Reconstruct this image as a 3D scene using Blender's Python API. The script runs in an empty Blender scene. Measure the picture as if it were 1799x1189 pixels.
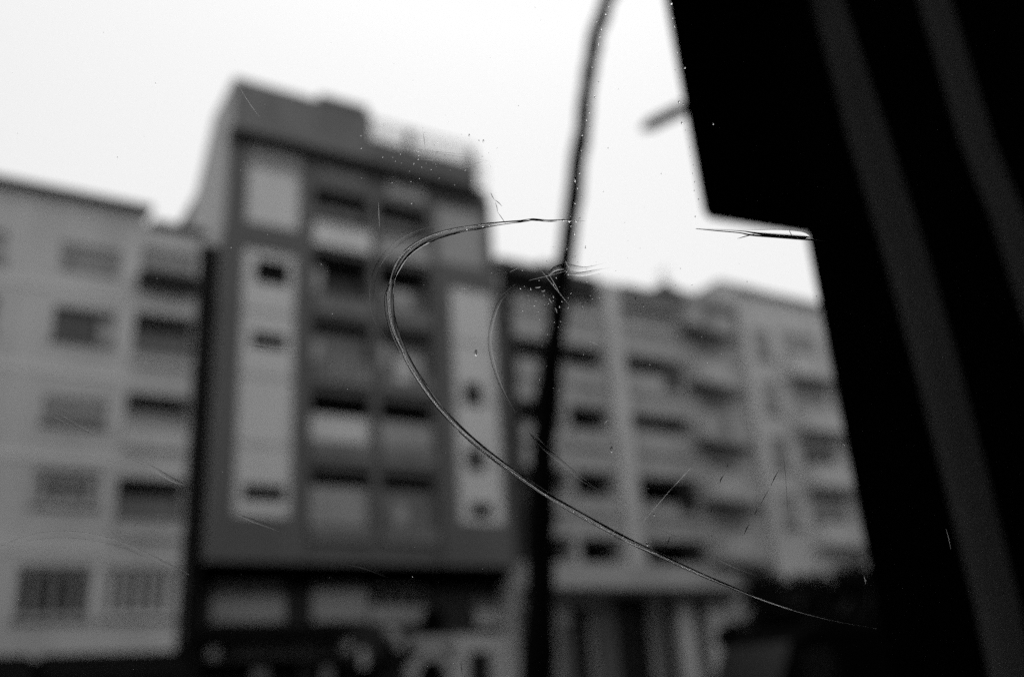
import bpy, math, random
from mathutils import Vector, Matrix

random.seed(7)
S = bpy.context.scene
COL = S.collection
R = math.radians

# ------------------------------------------------------------------ camera
cam_d = bpy.data.cameras.new('camera')
cam = bpy.data.objects.new('camera', cam_d)
COL.objects.link(cam)
S.camera = cam
EYE = Vector((0.0, 0.0, 1.9))
PITCH, ROLL, YAW = R(20.787), R(-3.760), R(32.933)
fw = Vector((math.sin(YAW) * math.cos(PITCH), math.cos(YAW) * math.cos(PITCH), math.sin(PITCH)))
r0 = Vector((math.cos(YAW), -math.sin(YAW), 0.0))
u0 = r0.cross(fw)
rt = r0 * math.cos(ROLL) + u0 * math.sin(ROLL)
up = -r0 * math.sin(ROLL) + u0 * math.cos(ROLL)
VIEW = Matrix((rt, up, -fw)).transposed()
cam.matrix_world = Matrix.Translation(EYE) @ VIEW.to_4x4()
cam_d.sensor_width = 36.0
cam_d.lens = 33.52
cam_d.clip_start = 0.02
cam_d.clip_end = 3000.0
GLASS_DIST = 0.42
cam_d.dof.use_dof = True
cam_d.dof.focus_distance = GLASS_DIST
cam_d.dof.aperture_fstop = 3.85

# ------------------------------------------------------------------ sky and sun (overcast)
W = bpy.data.worlds.new('World')
S.world = W
W.use_nodes = True
wn, wl = W.node_tree.nodes, W.node_tree.links
wn.clear()
out = wn.new('ShaderNodeOutputWorld')
bg = wn.new('ShaderNodeBackground')
sky = wn.new('ShaderNodeTexSky')
sky.sky_type = 'NISHITA'
sky.sun_disc = False
sky.sun_elevation = R(68)
sky.sun_rotation = R(40)
sky.dust_density = 4.0
bw = wn.new('ShaderNodeRGBToBW')
mr = wn.new('ShaderNodeMapRange')          # a closed cloud deck evens the clear sky out
mr.inputs['From Min'].default_value = 0.0
mr.inputs['From Max'].default_value = 7.0
mr.inputs['To Min'].default_value = 7.6
mr.inputs['To Max'].default_value = 10.7
wl.new(sky.outputs[0], bw.inputs[0])
wl.new(bw.outputs[0], mr.inputs['Value'])
wl.new(mr.outputs[0], bg.inputs['Color'])
bg.inputs['Strength'].default_value = 0.1
wl.new(bg.outputs[0], out.inputs['Surface'])

sun_d = bpy.data.lights.new('sun', 'SUN')
sun_d.energy = 0.5
sun_d.angle = R(16)
sun_d.color = (1, 1, 1)
sun = bpy.data.objects.new('sun', sun_d)
COL.objects.link(sun)
sun.location = (0, 0, 60)
# light comes from beyond the street, high up
sd = Vector((math.sin(R(40)) * math.cos(R(68)), math.cos(R(40)) * math.cos(R(68)), math.sin(R(68))))
sun.rotation_euler = sd.to_track_quat('Z', 'Y').to_euler()

S.view_settings.view_transform = 'Standard'
S.view_settings.look = 'None'
S.view_settings.exposure = 0.0
S.view_settings.gamma = 1.0
S.view_settings.use_curve_mapping = False
S.cycles.max_bounces = 12
S.cycles.transmission_bounces = 10
S.cycles.use_denoising = False

# ------------------------------------------------------------------ materials (the photograph is black and white)
def mat(name, v, rough=0.8, var=0.15, scale=0.8, spec=0.3, streak=0.0, metallic=0.0):
    m = bpy.data.materials.new(name)
    m.use_nodes = True
    n, l = m.node_tree.nodes, m.node_tree.links
    b = n['Principled BSDF']
    b.inputs['Roughness'].default_value = rough
    b.inputs['Specular IOR Level'].default_value = spec
    b.inputs['Metallic'].default_value = metallic
    tc = n.new('ShaderNodeTexCoord')
    t = n.new('ShaderNodeTexNoise')
    t.inputs['Scale'].default_value = scale
    t.inputs['Detail'].default_value = 6
    t.inputs['Roughness'].default_value = 0.6
    if streak:
        mp = n.new('ShaderNodeMapping')
        mp.inputs['Scale'].default_value = (1.0, 1.0, streak)
        l.new(tc.outputs['Object'], mp.inputs[0])
        l.new(mp.outputs[0], t.inputs['Vector'])
    else:
        l.new(tc.outputs['Object'], t.inputs['Vector'])
    r = n.new('ShaderNodeMapRange')
    r.inputs['From Min'].default_value = 0.25
    r.inputs['From Max'].default_value = 0.75
    r.inputs['To Min'].default_value = v * (1 - var)
    r.inputs['To Max'].default_value = v * (1 + var)
    l.new(t.outputs[0], r.inputs['Value'])
    l.new(r.outputs[0], b.inputs['Base Color'])
    return m

M = dict(
    wall_left=mat('pale plaster', 0.60, var=0.22, scale=0.5, streak=0.35),
    wall_side=mat('side wall render', 0.36, var=0.12, scale=0.5, streak=0.35),
    wall_tower=mat('dark grey render', 0.135, var=0.15, scale=0.6, streak=0.35),
    wall_attic=mat('grey attic render', 0.18, var=0.35, scale=0.7, streak=0.4),
    panel=mat('pale cladding', 0.72, var=0.10, scale=0.6, streak=0.35),
    panel_dim=mat('pale painted parapet', 0.40, var=0.15, scale=0.8),
    parapet=mat('grey parapet', 0.21, var=0.2, scale=0.8),
    wall_right=mat('mid grey plaster', 0.45, var=0.25, scale=0.5, streak=0.35),
    wall_far=mat('light plaster', 0.60, var=0.22, scale=0.4, streak=0.4),
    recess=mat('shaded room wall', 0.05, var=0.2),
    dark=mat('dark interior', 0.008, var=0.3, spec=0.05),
    pane=mat('window pane', 0.015, rough=0.08, var=0.2, spec=0.3),
    pane_grey=mat('curtained window pane', 0.24, rough=0.15, var=0.4, scale=1.5, spec=0.5),
    frame=mat('window frame paint', 0.50, rough=0.5, var=0.1),
    frame_dark=mat('dark window frame', 0.06, rough=0.5, var=0.1),
    blind=mat('roller blind slats', 0.40, var=0.15, scale=2),
    soffit=mat('dark soffit', 0.03, var=0.2),  # undersides coloured near black to deepen the shade there
    cornice=mat('weathered cornice', 0.10, var=0.3),
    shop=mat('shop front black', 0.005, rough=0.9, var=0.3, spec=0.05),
    fascia=mat('shop fascia', 0.05, var=0.2),
    letters=mat('fascia pale strip', 0.16, var=0.2),
    white=mat('white painted render', 0.55, var=0.1, scale=0.7),
    lamp=mat('lamp post iron', 0.004, rough=0.9, var=0.3, scale=4, spec=0.03),
    black=mat('matt black steel', 0.0035, rough=0.9, var=0.3, scale=5, spec=0.0),
    trim=mat('dull grey rubber trim', 0.105, rough=0.8, var=0.12, scale=5, spec=0.05),
    box=mat('black box enamel', 0.002, rough=0.9, var=0.3, scale=5, spec=0.0),
    asphalt=mat('asphalt', 0.05, var=0.3, scale=1.5),
    paving=mat('pavement slabs', 0.09, var=0.2, scale=1.5),
    kerb=mat('kerb stone', 0.22, var=0.2, scale=2),
    van=mat('black van paint', 0.004, rough=0.6, var=0.1, spec=0.0),
    van_glass=mat('dusty van glass', 0.010, rough=0.25, var=0.4, spec=0.15),
    tyre=mat('tyre rubber', 0.02, var=0.1),
    leaf=mat('dark foliage', 0.008, var=0.4, scale=3, spec=0.05),
    bark=mat('bark', 0.03, var=0.3, scale=4),
    
    roof=mat('roof felt', 0.12, var=0.2),
    cabin=mat('dark cabin lining', 0.004, rough=0.95, var=0.2, spec=0.0),
)

def glass(name, ior, col=1.0, rough=0.0):
    m = bpy.data.materials.new(name)
    m.use_nodes = True
    n, l = m.node_tree.nodes, m.node_tree.links
    n.clear()
    o = n.new('ShaderNodeOutputMaterial')
    g = n.new('ShaderNodeBsdfGlass')
    g.inputs['IOR'].default_value = ior
    g.inputs['Roughness'].default_value = rough
    g.inputs['Color'].default_value = (col, col, col, 1)
    l.new(g.outputs[0], o.inputs['Surface'])
    return m

M['glass'] = glass('window glass', 1.45)
M['crack'] = glass('cracked glass edge', 1.07)
M['lens'] = glass('thick lip of cracked glass', 1.022)
M['ripple'] = glass('faint ripple in the glass', 1.0033)
M['drop'] = glass('glass chip', 1.33)

def scratch_mat(name='ground glass scratch', opacity=0.6):
    m = bpy.data.materials.new(name)
    m.use_nodes = True
    n, l = m.node_tree.nodes, m.node_tree.links
    n.clear()
    o = n.new('ShaderNodeOutputMaterial')
    t = n.new('ShaderNodeBsdfTranslucent')
    t.inputs['Color'].default_value = (0.75, 0.75, 0.75, 1)
    c = n.new('ShaderNodeBsdfTransparent')
    x = n.new('ShaderNodeMixShader')
    x.inputs[0].default_value = opacity
    l.new(c.outputs[0], x.inputs[1])
    l.new(t.outputs[0], x.inputs[2])
    l.new(x.outputs[0], o.inputs['Surface'])
    return m
M['scratch'] = scratch_mat()
M['glint'] = scratch_mat('painted highlight in the crack', 0.85)
M['rail'] = scratch_mat('frosted terrace glass', 0.35)
M['dark_line'] = mat('dark line in the glass', 0.01, var=0.2)  # on the crack rims it paints the dark inner reflection

# ------------------------------------------------------------------ mesh helpers
class MB:
    def __init__(self):
        self.v, self.f = [], []
    def box(self, x0, x1, y0, y1, z0, z1):
        b = len(self.v)
        self.v += [(x, y, z) for z in (z0, z1) for y in (y0, y1) for x in (x0, x1)]
        self.f += [tuple(b + i for i in q) for q in ((0, 2, 3, 1), (4, 5, 7, 6), (0, 1, 5, 4), (2, 6, 7, 3), (0, 4, 6, 2), (1, 3, 7, 5))]
        return self
    def quad(self, *p):
        b = len(self.v)
        self.v += [tuple(q) for q in p]
        self.f.append(tuple(range(b, b + len(p))))
        return self
    def prism(self, poly, axis, a0, a1):
        """poly: 2D points; extruded along axis 0 / 1 / 2 from a0 to a1"""
        b, n = len(self.v), len(poly)
        for a in (a0, a1):
            for p, q in poly:
                self.v.append({0: (a, p, q), 1: (p, a, q), 2: (p, q, a)}[axis])
        self.f.append(tuple(b + i for i in range(n)))
        self.f.append(tuple(b + n + i for i in reversed(range(n))))
        for i in range(n):
            j = (i + 1) % n
            self.f.append((b + i, b + n + i, b + n + j, b + j))
        return self
    def tube(self, pts, rad, n=8, flat=None, nrm=None):
        """swept tube; rad a number or a list; flat squeezes it along nrm"""
        pts = [Vector(p) for p in pts]
        b = len(self.v)
        for i, p in enumerate(pts):
            d = (pts[min(i + 1, len(pts) - 1)] - pts[max(i - 1, 0)]).normalized()
            a = Vector(nrm) if nrm else (Vector((0, 0, 1)) if abs(d.z) < 0.9 else Vector((0, 1, 0)))
            s = d.cross(a).normalized()
            a = s.cross(d).normalized()
            r = rad[i] if isinstance(rad, (list, tuple)) else rad
            k = flat if flat else 1.0
            for j in range(n):
                t = 2 * math.pi * j / n
                self.v.append(tuple(p + s * (r * math.cos(t)) + a * (r * k * math.sin(t))))
        for i in range(len(pts) - 1):
            for j in range(n):
                k = (j + 1) % n
                self.f.append((b + i * n + j, b + (i + 1) * n + j, b + (i + 1) * n + k, b + i * n + k))
        self.f.append(tuple(b + j for j in range(n)))
        e = b + (len(pts) - 1) * n
        self.f.append(tuple(e + j for j in reversed(range(n))))
        return self
    def ball(self, c, rx, ry, rz, nu=8, nv=5):
        b = len(self.v)
        c = Vector(c)
        self.v.append(tuple(c + Vector((0, 0, -rz))))
        for i in range(1, nv):
            th = math.pi * i / nv - math.pi / 2
            for j in range(nu):
                ph = 2 * math.pi * j / nu
                self.v.append(tuple(c + Vector((rx * math.cos(th) * math.cos(ph), ry * math.cos(th) * math.sin(ph), rz * math.sin(th)))))
        self.v.append(tuple(c + Vector((0, 0, rz))))
        t = len(self.v) - 1
        for j in range(nu):
            k = (j + 1) % nu
            self.f.append((b, b + 1 + k, b + 1 + j))
            for i in range(nv - 2):
                o = b + 1 + i * nu
                self.f.append((o + j, o + k, o + nu + k, o + nu + j))
            o = b + 1 + (nv - 2) * nu
            self.f.append((o + j, o + k, t))
        return self

def link(name, me, m, parent=None):
    o = bpy.data.objects.new(name, me)
    COL.objects.link(o)
    if m is not None and not me.materials:
        me.materials.append(m)
    if parent is not None:
        o.parent = parent
    return o

def root_of(o):
    while o.parent:
        o = o.parent
    return o

def obj(name, mb, m, parent=None, smooth=False, world=True):
    """one mesh object; the vertices are given in the thing's own frame, or in the world's when world is True"""
    off = Vector((0, 0, 0))
    if parent is not None and world:
        off = root_of(parent).location
    me = bpy.data.meshes.new(name)
    me.from_pydata([tuple(Vector(v) - off) for v in mb.v], [], mb.f)
    me.update()
    if smooth:
        me.polygons.foreach_set('use_smooth', [True] * len(me.polygons))
    return link(name, me, M[m] if isinstance(m, str) else m, parent)

def bevel(o, w, seg=2):
    md = o.modifiers.new('bevel', 'BEVEL')
    md.width = w
    md.segments = seg
    md.limit_method = 'ANGLE'
    return o

def thing(name, label, cat, loc=(0, 0, 0), group=None):
    o = bpy.data.objects.new(name, None)
    o.empty_display_size = 0.2
    COL.objects.link(o)
    o.location = loc
    o['label'] = label
    o['category'] = cat
    if group:
        o['group'] = group
    return o

def tag(o, label, cat, group=None):
    o['label'] = label
    o['category'] = cat
    if group:
        o['group'] = group
    return o

def structure(name, mb, m, label=None):
    o = obj(name, mb, m)
    o['kind'] = 'structure'
    if label:
        o['label'] = label
    return o

# ------------------------------------------------------------------ ground
structure('road', MB().quad((-400, -400, 0), (400, -400, 0), (400, 900, 0), (-400, 900, 0)), 'asphalt', 'dark asphalt street in front of the houses')
structure('pavement', MB().box(-120, 160, 28.2, 33.6, 0.004, 0.13), 'paving', 'paved footway along the foot of the houses')
structure('kerb', MB().box(-120, 160, 28.03, 28.197, 0.004, 0.14), 'kerb', 'stone kerb between footway and street')

# ------------------------------------------------------------------ facade helpers (facades run along x, face -y)
def wall_with_holes(mb, x0, x1, z0, z1, y, holes):
    """front sheet of a wall with rectangular openings (x0, x1, z0, z1, depth), their reveals included"""
    xs = sorted({x0, x1, *[h[0] for h in holes], *[h[1] for h in holes]})
    zs = sorted({z0, z1, *[h[2] for h in holes], *[h[3] for h in holes]})
    xs = [x for x in xs if x0 <= x <= x1]
    zs = [z for z in zs if z0 <= z <= z1]
    for a, b in zip(xs, xs[1:]):
        for c, d in zip(zs, zs[1:]):
            mx, mz = (a + b) / 2, (c + d) / 2
            if any(h[0] < mx < h[1] and h[2] < mz < h[3] for h in holes):
                continue
            mb.quad((a, y, c), (b, y, c), (b, y, d), (a, y, d))
    for a, b, c, d, dp in holes:
        e = y + dp
        mb.quad((a, y, c), (a, e, c), (a, e, d), (a, y, d))
        mb.quad((b, y, c), (b, y, d), (b, e, d), (b, e, c))
        mb.quad((a, y, d), (a, e, d), (b, e, d), (b, y, d))
        mb.quad((a, y, c), (b, y, c), (b, e, c), (a, e, c))
    return mb

def shell(mb, x0, x1, y, yb, z0, z1):
    """sides, back and top of a building behind its facade"""
    mb.quad((x0, y, z0), (x0, y, z1), (x0, yb, z1), (x0, yb, z0))
    mb.quad((x1, y, z0), (x1, yb, z0), (x1, yb, z1), (x1, y, z1))
    mb.quad((x0, yb, z0), (x0, yb, z1), (x1, yb, z1), (x1, yb, z0))
    mb.quad((x0, y, z1), (x1, y, z1), (x1, yb, z1), (x0, yb, z1))
    return mb

def window(parent, x0, x1, z0, z1, y, depth=0.22, bars=1, pane='pane', frame='frame', blind=0.0, sill=True, fw_=0.07):
    """window (its frame) > pane, sill, blind; it closes an opening `depth` deep"""
    yf = y + depth - 0.09
    f = MB()
    f.box(x0, x0 + fw_, yf, yf + 0.07, z0, z1)
    f.box(x1 - fw_, x1, yf, yf + 0.07, z0, z1)
    f.box(x0 + fw_, x1 - fw_, yf, yf + 0.07, z0, z0 + fw_)
    f.box(x0 + fw_, x1 - fw_, yf, yf + 0.07, z1 - fw_, z1)
    for i in range(bars):
        c = x0 + (x1 - x0) * (i + 1) / (bars + 1)
        f.box(c - fw_ * .45, c + fw_ * .45, yf + .003, yf + 0.068, z0 + fw_, z1 - fw_)
    w = obj('window', f, frame, parent)
    edges = [x0 + (x1 - x0) * i / (bars + 1) for i in range(bars + 2)]
    for a, b in zip(edges, edges[1:]):
        obj('pane', MB().box(a + .02, b - .02, yf + .03, yf + .045, z0 + .03, z1 - .03), pane, w)
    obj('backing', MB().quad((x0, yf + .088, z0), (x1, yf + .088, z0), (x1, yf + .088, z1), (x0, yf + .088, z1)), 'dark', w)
    if sill:
        obj('sill', MB().box(x0 - .08, x1 + .08, y - .08, yf - .003, z0 - .07, z0 - .002), 'cornice', w)
    if blind > 0:
        h = (z1 - z0) * blind
        bl = MB()
        n = max(2, int(h / 0.16))
        for i in range(n):
            zb = z1 - h + h * i / n
            bl.box(x0 + .03, x1 - .03, yf - .035, yf - .008, zb + .01, zb + h / n - .004)
        o = obj('blind', bl, 'blind', w)
        o['kind'] = 'stuff'
    return w

def loggia(parent, x0, x1, zf, zc, y, depth, parapet_h, parapet='parapet', infill='recess', proud=0.12, doors=True, inner=None):
    """balcony (its parapet) > back_wall, door, screen: set into an opening from floor zf to ceiling zc"""
    b = MB()
    b.box(x0 + .01, x1 - .01, y - proud, y - proud + .12, zf, zf + parapet_h)
    b.box(x0 - .03, x1 + .03, y - proud - .04, y - proud + .16, zf + parapet_h + .002, zf + parapet_h + .06)
    o = obj('balcony', b, parapet, parent)
    e = y + depth
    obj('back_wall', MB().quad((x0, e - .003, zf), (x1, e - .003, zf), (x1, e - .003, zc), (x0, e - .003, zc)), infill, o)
    if doors:
        w = (x1 - x0)
        for c in (x0 + w * .28, x0 + w * .70):
            d = MB()
            d.box(c - .42, c + .42, e - .07, e - .01, zf + .02, zf + 2.15)
            obj('balcony_door', d, 'pane', o)
    if inner:
        z0, z1, m, yy = inner
        obj('screen', MB().box(x0 + .05, x1 - .05, y + yy, y + yy + .05, z0, z1), m, o)
    return o

# ------------------------------------------------------------------ left house
Y = 32.0
HL = thing('apartment_house', 'pale plastered apartment house with flat roof, left of the tall dark block', 'building', (1.0, 32.0, 0.0))
wins = []   # x0, x1, z0, z1, kind
for x0, x1 in ((3.0, 4.9), (-0.4, 1.35), (-4.6, -2.7)):
    wins += [(x0, x1, 16.15, 17.25, 'faint'), (x0, x1, 13.75, 14.95, 'dark'), (x0, x1, 10.95, 11.85, 'faint'), (x0, x1, 8.35, 9.5, 'grey')]
mezz = [(2.85, 4.9, 5.0, 6.55, 'black'), (5.25, 7.4, 5.0, 6.55, 'grey5'), (-0.3, 1.9, 5.0, 6.55, 'grey5'), (-4.0, -1.6, 5.0, 6.55, 'black')]
logs = [(5.5, 7.49, 13.25, 15.15), (5.45, 7.49, 10.35, 12.25), (5.4, 7.49, 7.45, 9.4)]
shop_holes = [(-7.2, -2.0, 0.15, 3.1, 1.0), (-1.2, 3.2, 0.15, 3.1, 1.0), (4.0, 7.3, 0.15, 3.1, 1.0)]
holes = [(a, b, c, d, .22) for a, b, c, d, k in wins + mezz] + [(a, b, c, d, 1.3) for a, b, c, d in logs] + [(5.55, 7.4, 16.5, 17.6, .25)] + shop_holes
w = wall_with_holes(MB(), -9.0, 7.5, 0.0, 18.5, Y, holes)
shell(w, -9.0, 7.5, Y, 44.0, 0.0, 18.5)
obj('gap_shade', MB().box(7.503, 8.27, Y + .3, Y + .6, 0.0, 18.3), 'dark', HL)  # dark filler, paints the shade of the gap
obj('wall', w, 'wall_left', HL)
obj('parapet', MB().box(-9.0, 5.62, Y - .02, Y + .3, 18.505, 18.95), 'wall_left', HL)
obj('cornice', MB().box(-9.2, 5.75, Y - .35, Y + .35, 18.953, 19.1), 'cornice', HL)
obj('cornice', MB().box(5.76, 7.7, Y - .2, Y + .3, 18.505, 18.65), 'cornice', HL)
for z_ in (15.45, 12.55, 9.75, 6.95):
    obj('string_course', MB().box(-9.0, 5.35, Y - .03, Y - .004, z_, z_ + .3), 'panel', HL)
for i_, (a, b, c, d, k) in enumerate(wins):
    if k == 'faint':
        window(HL, a, b, c, d, Y, bars=3, pane='pane_grey', blind=(.35, .8, .6, .5, .95, .4)[i_ % 6], sill=i_ % 3 > 0)
    elif k == 'dark':
        window(HL, a, b, c, d, Y, bars=2, pane='wall_tower', frame='frame_dark', blind=(.0, .0, .45, .0, .3)[i_ % 5])
        obj('shutter', MB().box(b - .5, b - .05, Y + .02, Y + .06, c + .05, d - .35), 'panel_dim', HL)
    else:
        window(HL, a, b, c, d, Y, bars=3, pane='dark', frame='frame', fw_=.2)
for a, b, c, d, k in mezz:
    if k == 'black':
        window(HL, a, b, c, d, Y, bars=3, pane='dark', frame='panel_dim', fw_=.16)
    else:
        window(HL, a, b, c, d, Y, bars=4, pane='recess', frame='wall_left', fw_=.19)
window(HL, 5.55, 7.4, 16.5, 17.6, Y, depth=.25, bars=4, pane='pane_grey', blind=.6, sill=False)
obj('balcony_slab', MB().box(5.45, 7.5, Y - .75, Y - .003, 16.12, 16.42), 'soffit', HL)
loggia(HL, *logs[0], Y, 1.3, .25, 'wall_left', 'recess', inner=(13.5, 14.6, 'wall_attic', .3))
loggia(HL, *logs[1], Y, 1.3, .75, 'wall_left', 'recess', inner=(11.1, 11.75, 'panel_dim', .45))
loggia(HL, *logs[2], Y, 1.3, .45, 'wall_left', 'recess', inner=(7.9, 8.85, 'wall_attic', .3))
for a, b, c, d, dp in shop_holes:
    sf = obj('shop_front', MB().box(a + .01, b - .01, Y + .6, Y + .66, c, d - .01), 'shop', HL)
    obj('pane', MB().box(a + .2, b - .2, Y + .57, Y + .598, c + .4, d - .4), 'pane', sf)
for a, b in ((-8.0, -2.2), (-1.6, 3.4), (3.7, 7.6)):   # drawn-out black canvas awnings
    aw = MB().prism([(Y - .01, 4.02), (Y - .01, 3.9), (Y - 1.8, 3.15), (Y - 1.8, 2.85), (Y - 1.86, 2.85), (Y - 1.86, 3.2)], 0, a, b)
    obj('awning', aw, 'shop', HL)
obj('fascia', MB().box(-9.0, 7.5, Y - .16, Y - .012, 3.12, 3.88), 'shop', HL)
obj('downpipe', MB().tube([(7.72, Y + .3, 4.2), (7.72, Y + .3, 18.4)], .06), 'cornice', HL)

# ------------------------------------------------------------------ tall dark block
TW = thing('tower_block', 'tall dark apartment block with two pale vertical panels and stacked balconies', 'building', (14.0, 32.0, 0.0))
# upper storeys, flush with the street line
ups = [(9.15, 11.25, 19.45, 22.85, .12)]
bay_cols = ((11.8, 14.2), (14.55, 16.85))
ceil = (21.55, 18.75, 15.9, 13.0, 10.1)
bay_holes = []
for zc in ceil:
    for a, b in bay_cols:
        bay_holes.append((a, b, zc - 2.55, zc, 1.3))
bay_holes += [(a_ + .02, b_ - .02, c_ + .02, d_ - .02, .4) for a_, b_, c_, d_ in ((9.55, 10.85, 16.95, 17.95), (9.5, 10.8, 14.4, 15.25), (9.4, 10.9, 8.8, 9.4), (18.2, 19.1, 13.1, 14.1), (18.2, 19.05, 10.45, 11.4), (18.25, 19.3, 8.6, 9.2))]
bay_holes += [(17.3, 19.7, 19.4, 22.2, .12)]
w = wall_with_holes(MB(), 8.4, 20.05, 6.8, 23.02, Y, ups + bay_holes)
shell(w, 8.4, 20.05, Y, 46.0, 6.8, 23.02)
w.quad((8.4, Y, 6.8), (20.05, Y, 6.8), (20.05, 46, 6.8), (8.4, 46, 6.8))
obj('wall', w, 'wall_tower', TW)
# side wall towards the left house, paler, with a stepped-down rear roof
sw = MB().prism([(Y, 6.8), (Y, 23.05), (31.47, 23.05), (31.47, 25.28), (34.3, 25.15), (35.5, 23.8), (36.8, 22.5), (37.0, 21.7), (45.9, 20.6), (45.9, 6.8)], 0, 8.28, 8.395)
obj('side_wall', sw, 'wall_side', TW)
# attic
at = MB()
at.box(8.4, 14.1, 31.45, 34.3, 23.05, 25.3)
obj('attic', at, 'wall_attic', TW)
obj('attic', MB().box(11.8, 13.9, 31.40, 33.4, 25.303, 25.6), 'wall_attic', TW)
obj('attic', MB().box(14.103, 18.9, 31.45, 34.3, 23.05, 24.15), 'wall_tower', TW)
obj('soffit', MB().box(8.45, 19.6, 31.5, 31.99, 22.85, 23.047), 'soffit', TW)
obj('chimney', MB().box(12.2, 13.1, 36.0, 37.0, 23.023, 25.0), 'wall_attic', TW)
# pale terrace balustrade on the right half of the roof
rl = obj('balustrade', MB().box(14.2, 19.2, 31.62, 31.66, 25.16, 25.24), 'frame', TW)
for i in range(5):
    a = 14.22 + i * .98
    obj('balustrade_panel', MB().box(a + .02, a + .95, 31.63, 31.65, 24.16, 25.12), 'rail', rl)
obj('post', MB().box(15.9, 16.15, 31.75, 32.0, 24.153, 25.35), 'cornice', rl)
obj('post', MB().box(18.98, 19.25, 31.75, 32.0, 23.2, 25.15), 'cornice', rl)
obj('balustrade_panel', MB().box(19.26, 19.8, 31.8, 31.84, 23.403, 24.8), 'rail', rl)
# pale upper panels
obj('panel', MB().quad((9.15, Y + .115, 19.45), (11.25, Y + .115, 19.45), (11.25, Y + .115, 22.0), (9.15, Y + .115, 22.0)), 'panel', TW)
window(TW, 9.15, 11.25, 22.003, 22.85, Y, depth=.115, bars=2, pane='pane_grey', blind=.8, sill=False)
obj('panel', MB().quad((17.3, Y + .115, 19.4), (19.7, Y + .115, 19.4), (19.7, Y + .115, 22.2), (17.3, Y + .115, 22.2)), 'panel_dim', TW)
# projecting lower bays
def proj_bay(x0, x1, z0, z1, px0, px1, pz0, pz1, wlist, yb=31.85):
    wh = [(px0, px1, pz0, pz1, .1)]
    b = wall_with_holes(MB(), x0, x1, z0, z1, yb, wh)
    b.quad((x0, yb, z0), (x0, yb, z1), (x0, Y - .003, z1), (x0, Y - .003, z0))
    b.quad((x1, yb, z0), (x1, Y - .003, z0), (x1, Y - .003, z1), (x1, yb, z1))
    b.quad((x0, yb, z1), (x1, yb, z1), (x1, Y - .003, z1), (x0, Y - .003, z1))
    b.quad((x0, yb, z0), (x0, Y - .003, z0), (x1, Y - .003, z0), (x1, yb, z0))
    o = obj('bay', b, 'wall_tower', TW)
    p = wall_with_holes(MB(), px0, px1, pz0, pz1, yb + .1, [(a, c, d, e, .048) for a, c, d, e, k in wlist])
    pp = obj('panel', p, 'panel', TW)
    # storey joints
    for k in range(1, 4):
        zz = pz0 + (pz1 - pz0) * k / 4
        obj('joint_bead', MB().box(px0 + .02, px1 - .02, yb + .075, yb + .098, zz - .04, zz + .04), 'panel_dim', pp)
    for a, c, d, e, k in wlist:
        window(TW, a, c, d, e, yb + .1, depth=.3, bars=1, pane='dark' if k else 'recess', frame='frame_dark', sill=False, fw_=.05)
proj_bay(8.3, 11.6, 6.78, 18.93, 9.08, 11.1, 8.3, 18.35, [(9.55, 10.85, 16.95, 17.95, 1), (9.5, 10.8, 14.4, 15.0, 0), (9.4, 10.9, 8.8, 9.4, 0)])
proj_bay(17.03, 20.12, 6.78, 18.93, 17.75, 19.8, 8.4, 18.3, [(18.2, 19.1, 13.1, 14.1, 1), (18.2, 19.05, 10.45, 11.4, 1), (18.25, 19.3, 8.6, 9.2, 1)])
# balconies of the middle bay
inn = {0: ('panel_dim', 'panel_dim'), 1: ('recess', 'parapet'), 2: ('parapet', 'parapet'), 3: ('panel', 'panel_dim'), 4: ('panel_dim', 'parapet')}
for i, zc in enumerate(ceil):
    for j, (a, b) in enumerate(bay_cols):
        zf = zc - 2.55
        m = inn[i][j]
        if i == 0:
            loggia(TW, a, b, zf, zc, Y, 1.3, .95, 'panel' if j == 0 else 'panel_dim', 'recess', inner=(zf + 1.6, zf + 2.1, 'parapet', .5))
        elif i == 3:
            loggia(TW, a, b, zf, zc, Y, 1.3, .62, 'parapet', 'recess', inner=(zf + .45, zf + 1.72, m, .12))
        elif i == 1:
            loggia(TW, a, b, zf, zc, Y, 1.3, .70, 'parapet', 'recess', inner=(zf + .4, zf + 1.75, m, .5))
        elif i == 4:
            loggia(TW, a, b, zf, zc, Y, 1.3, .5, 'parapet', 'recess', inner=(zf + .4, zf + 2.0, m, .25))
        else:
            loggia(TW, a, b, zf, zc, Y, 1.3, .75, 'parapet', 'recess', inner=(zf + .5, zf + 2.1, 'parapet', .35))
obj('panel', MB().box(15.0, 16.75, Y - .04, Y - .004, 21.95, 22.65), 'panel_dim', TW)
obj('panel', MB().box(12.1, 13.9, Y - .04, Y - .004, 22.0, 22.5), 'parapet', TW)
obj('soffit', MB().box(14.3, 18.8, 31.55, 31.985, 22.72, 22.845), 'soffit', TW)  # extra dark strip, paints a wider shade band under the attic
for k, (a, zf) in enumerate(((11.85, 16.3), (11.85, 13.6), (14.6, 13.6), (14.6, 10.6), (11.85, 7.7))):   # pale jambs, rails and washing in the bays
    obj('jamb', MB().box(a, a + .34, Y + .02, Y + .12, zf - .1, zf + 1.7 - .3 * (k % 2)), 'panel_dim', TW)
for k in range(6):
    a = 12.35 + k * .3
    obj('baluster', MB().box(a, a + .13, Y - .17, Y - .125, 13.4, 14.45 - .08 * (k % 3)), 'panel_dim' if k % 2 else 'parapet', TW)
obj('washing', MB().box(15.2, 15.75, Y - .15, Y - .122, 13.75, 14.75), 'panel', TW)
obj('washing', MB().box(15.85, 16.3, Y - .15, Y - .122, 13.95, 14.75), 'panel_dim', TW)
obj('washing', MB().box(14.9, 15.9, Y - .15, Y - .122, 16.75, 17.6), 'panel_dim', TW)
obj('washing', MB().box(15.0, 15.5, Y - .15, Y - .122, 8.2, 8.9), 'panel_dim', TW)

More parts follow.
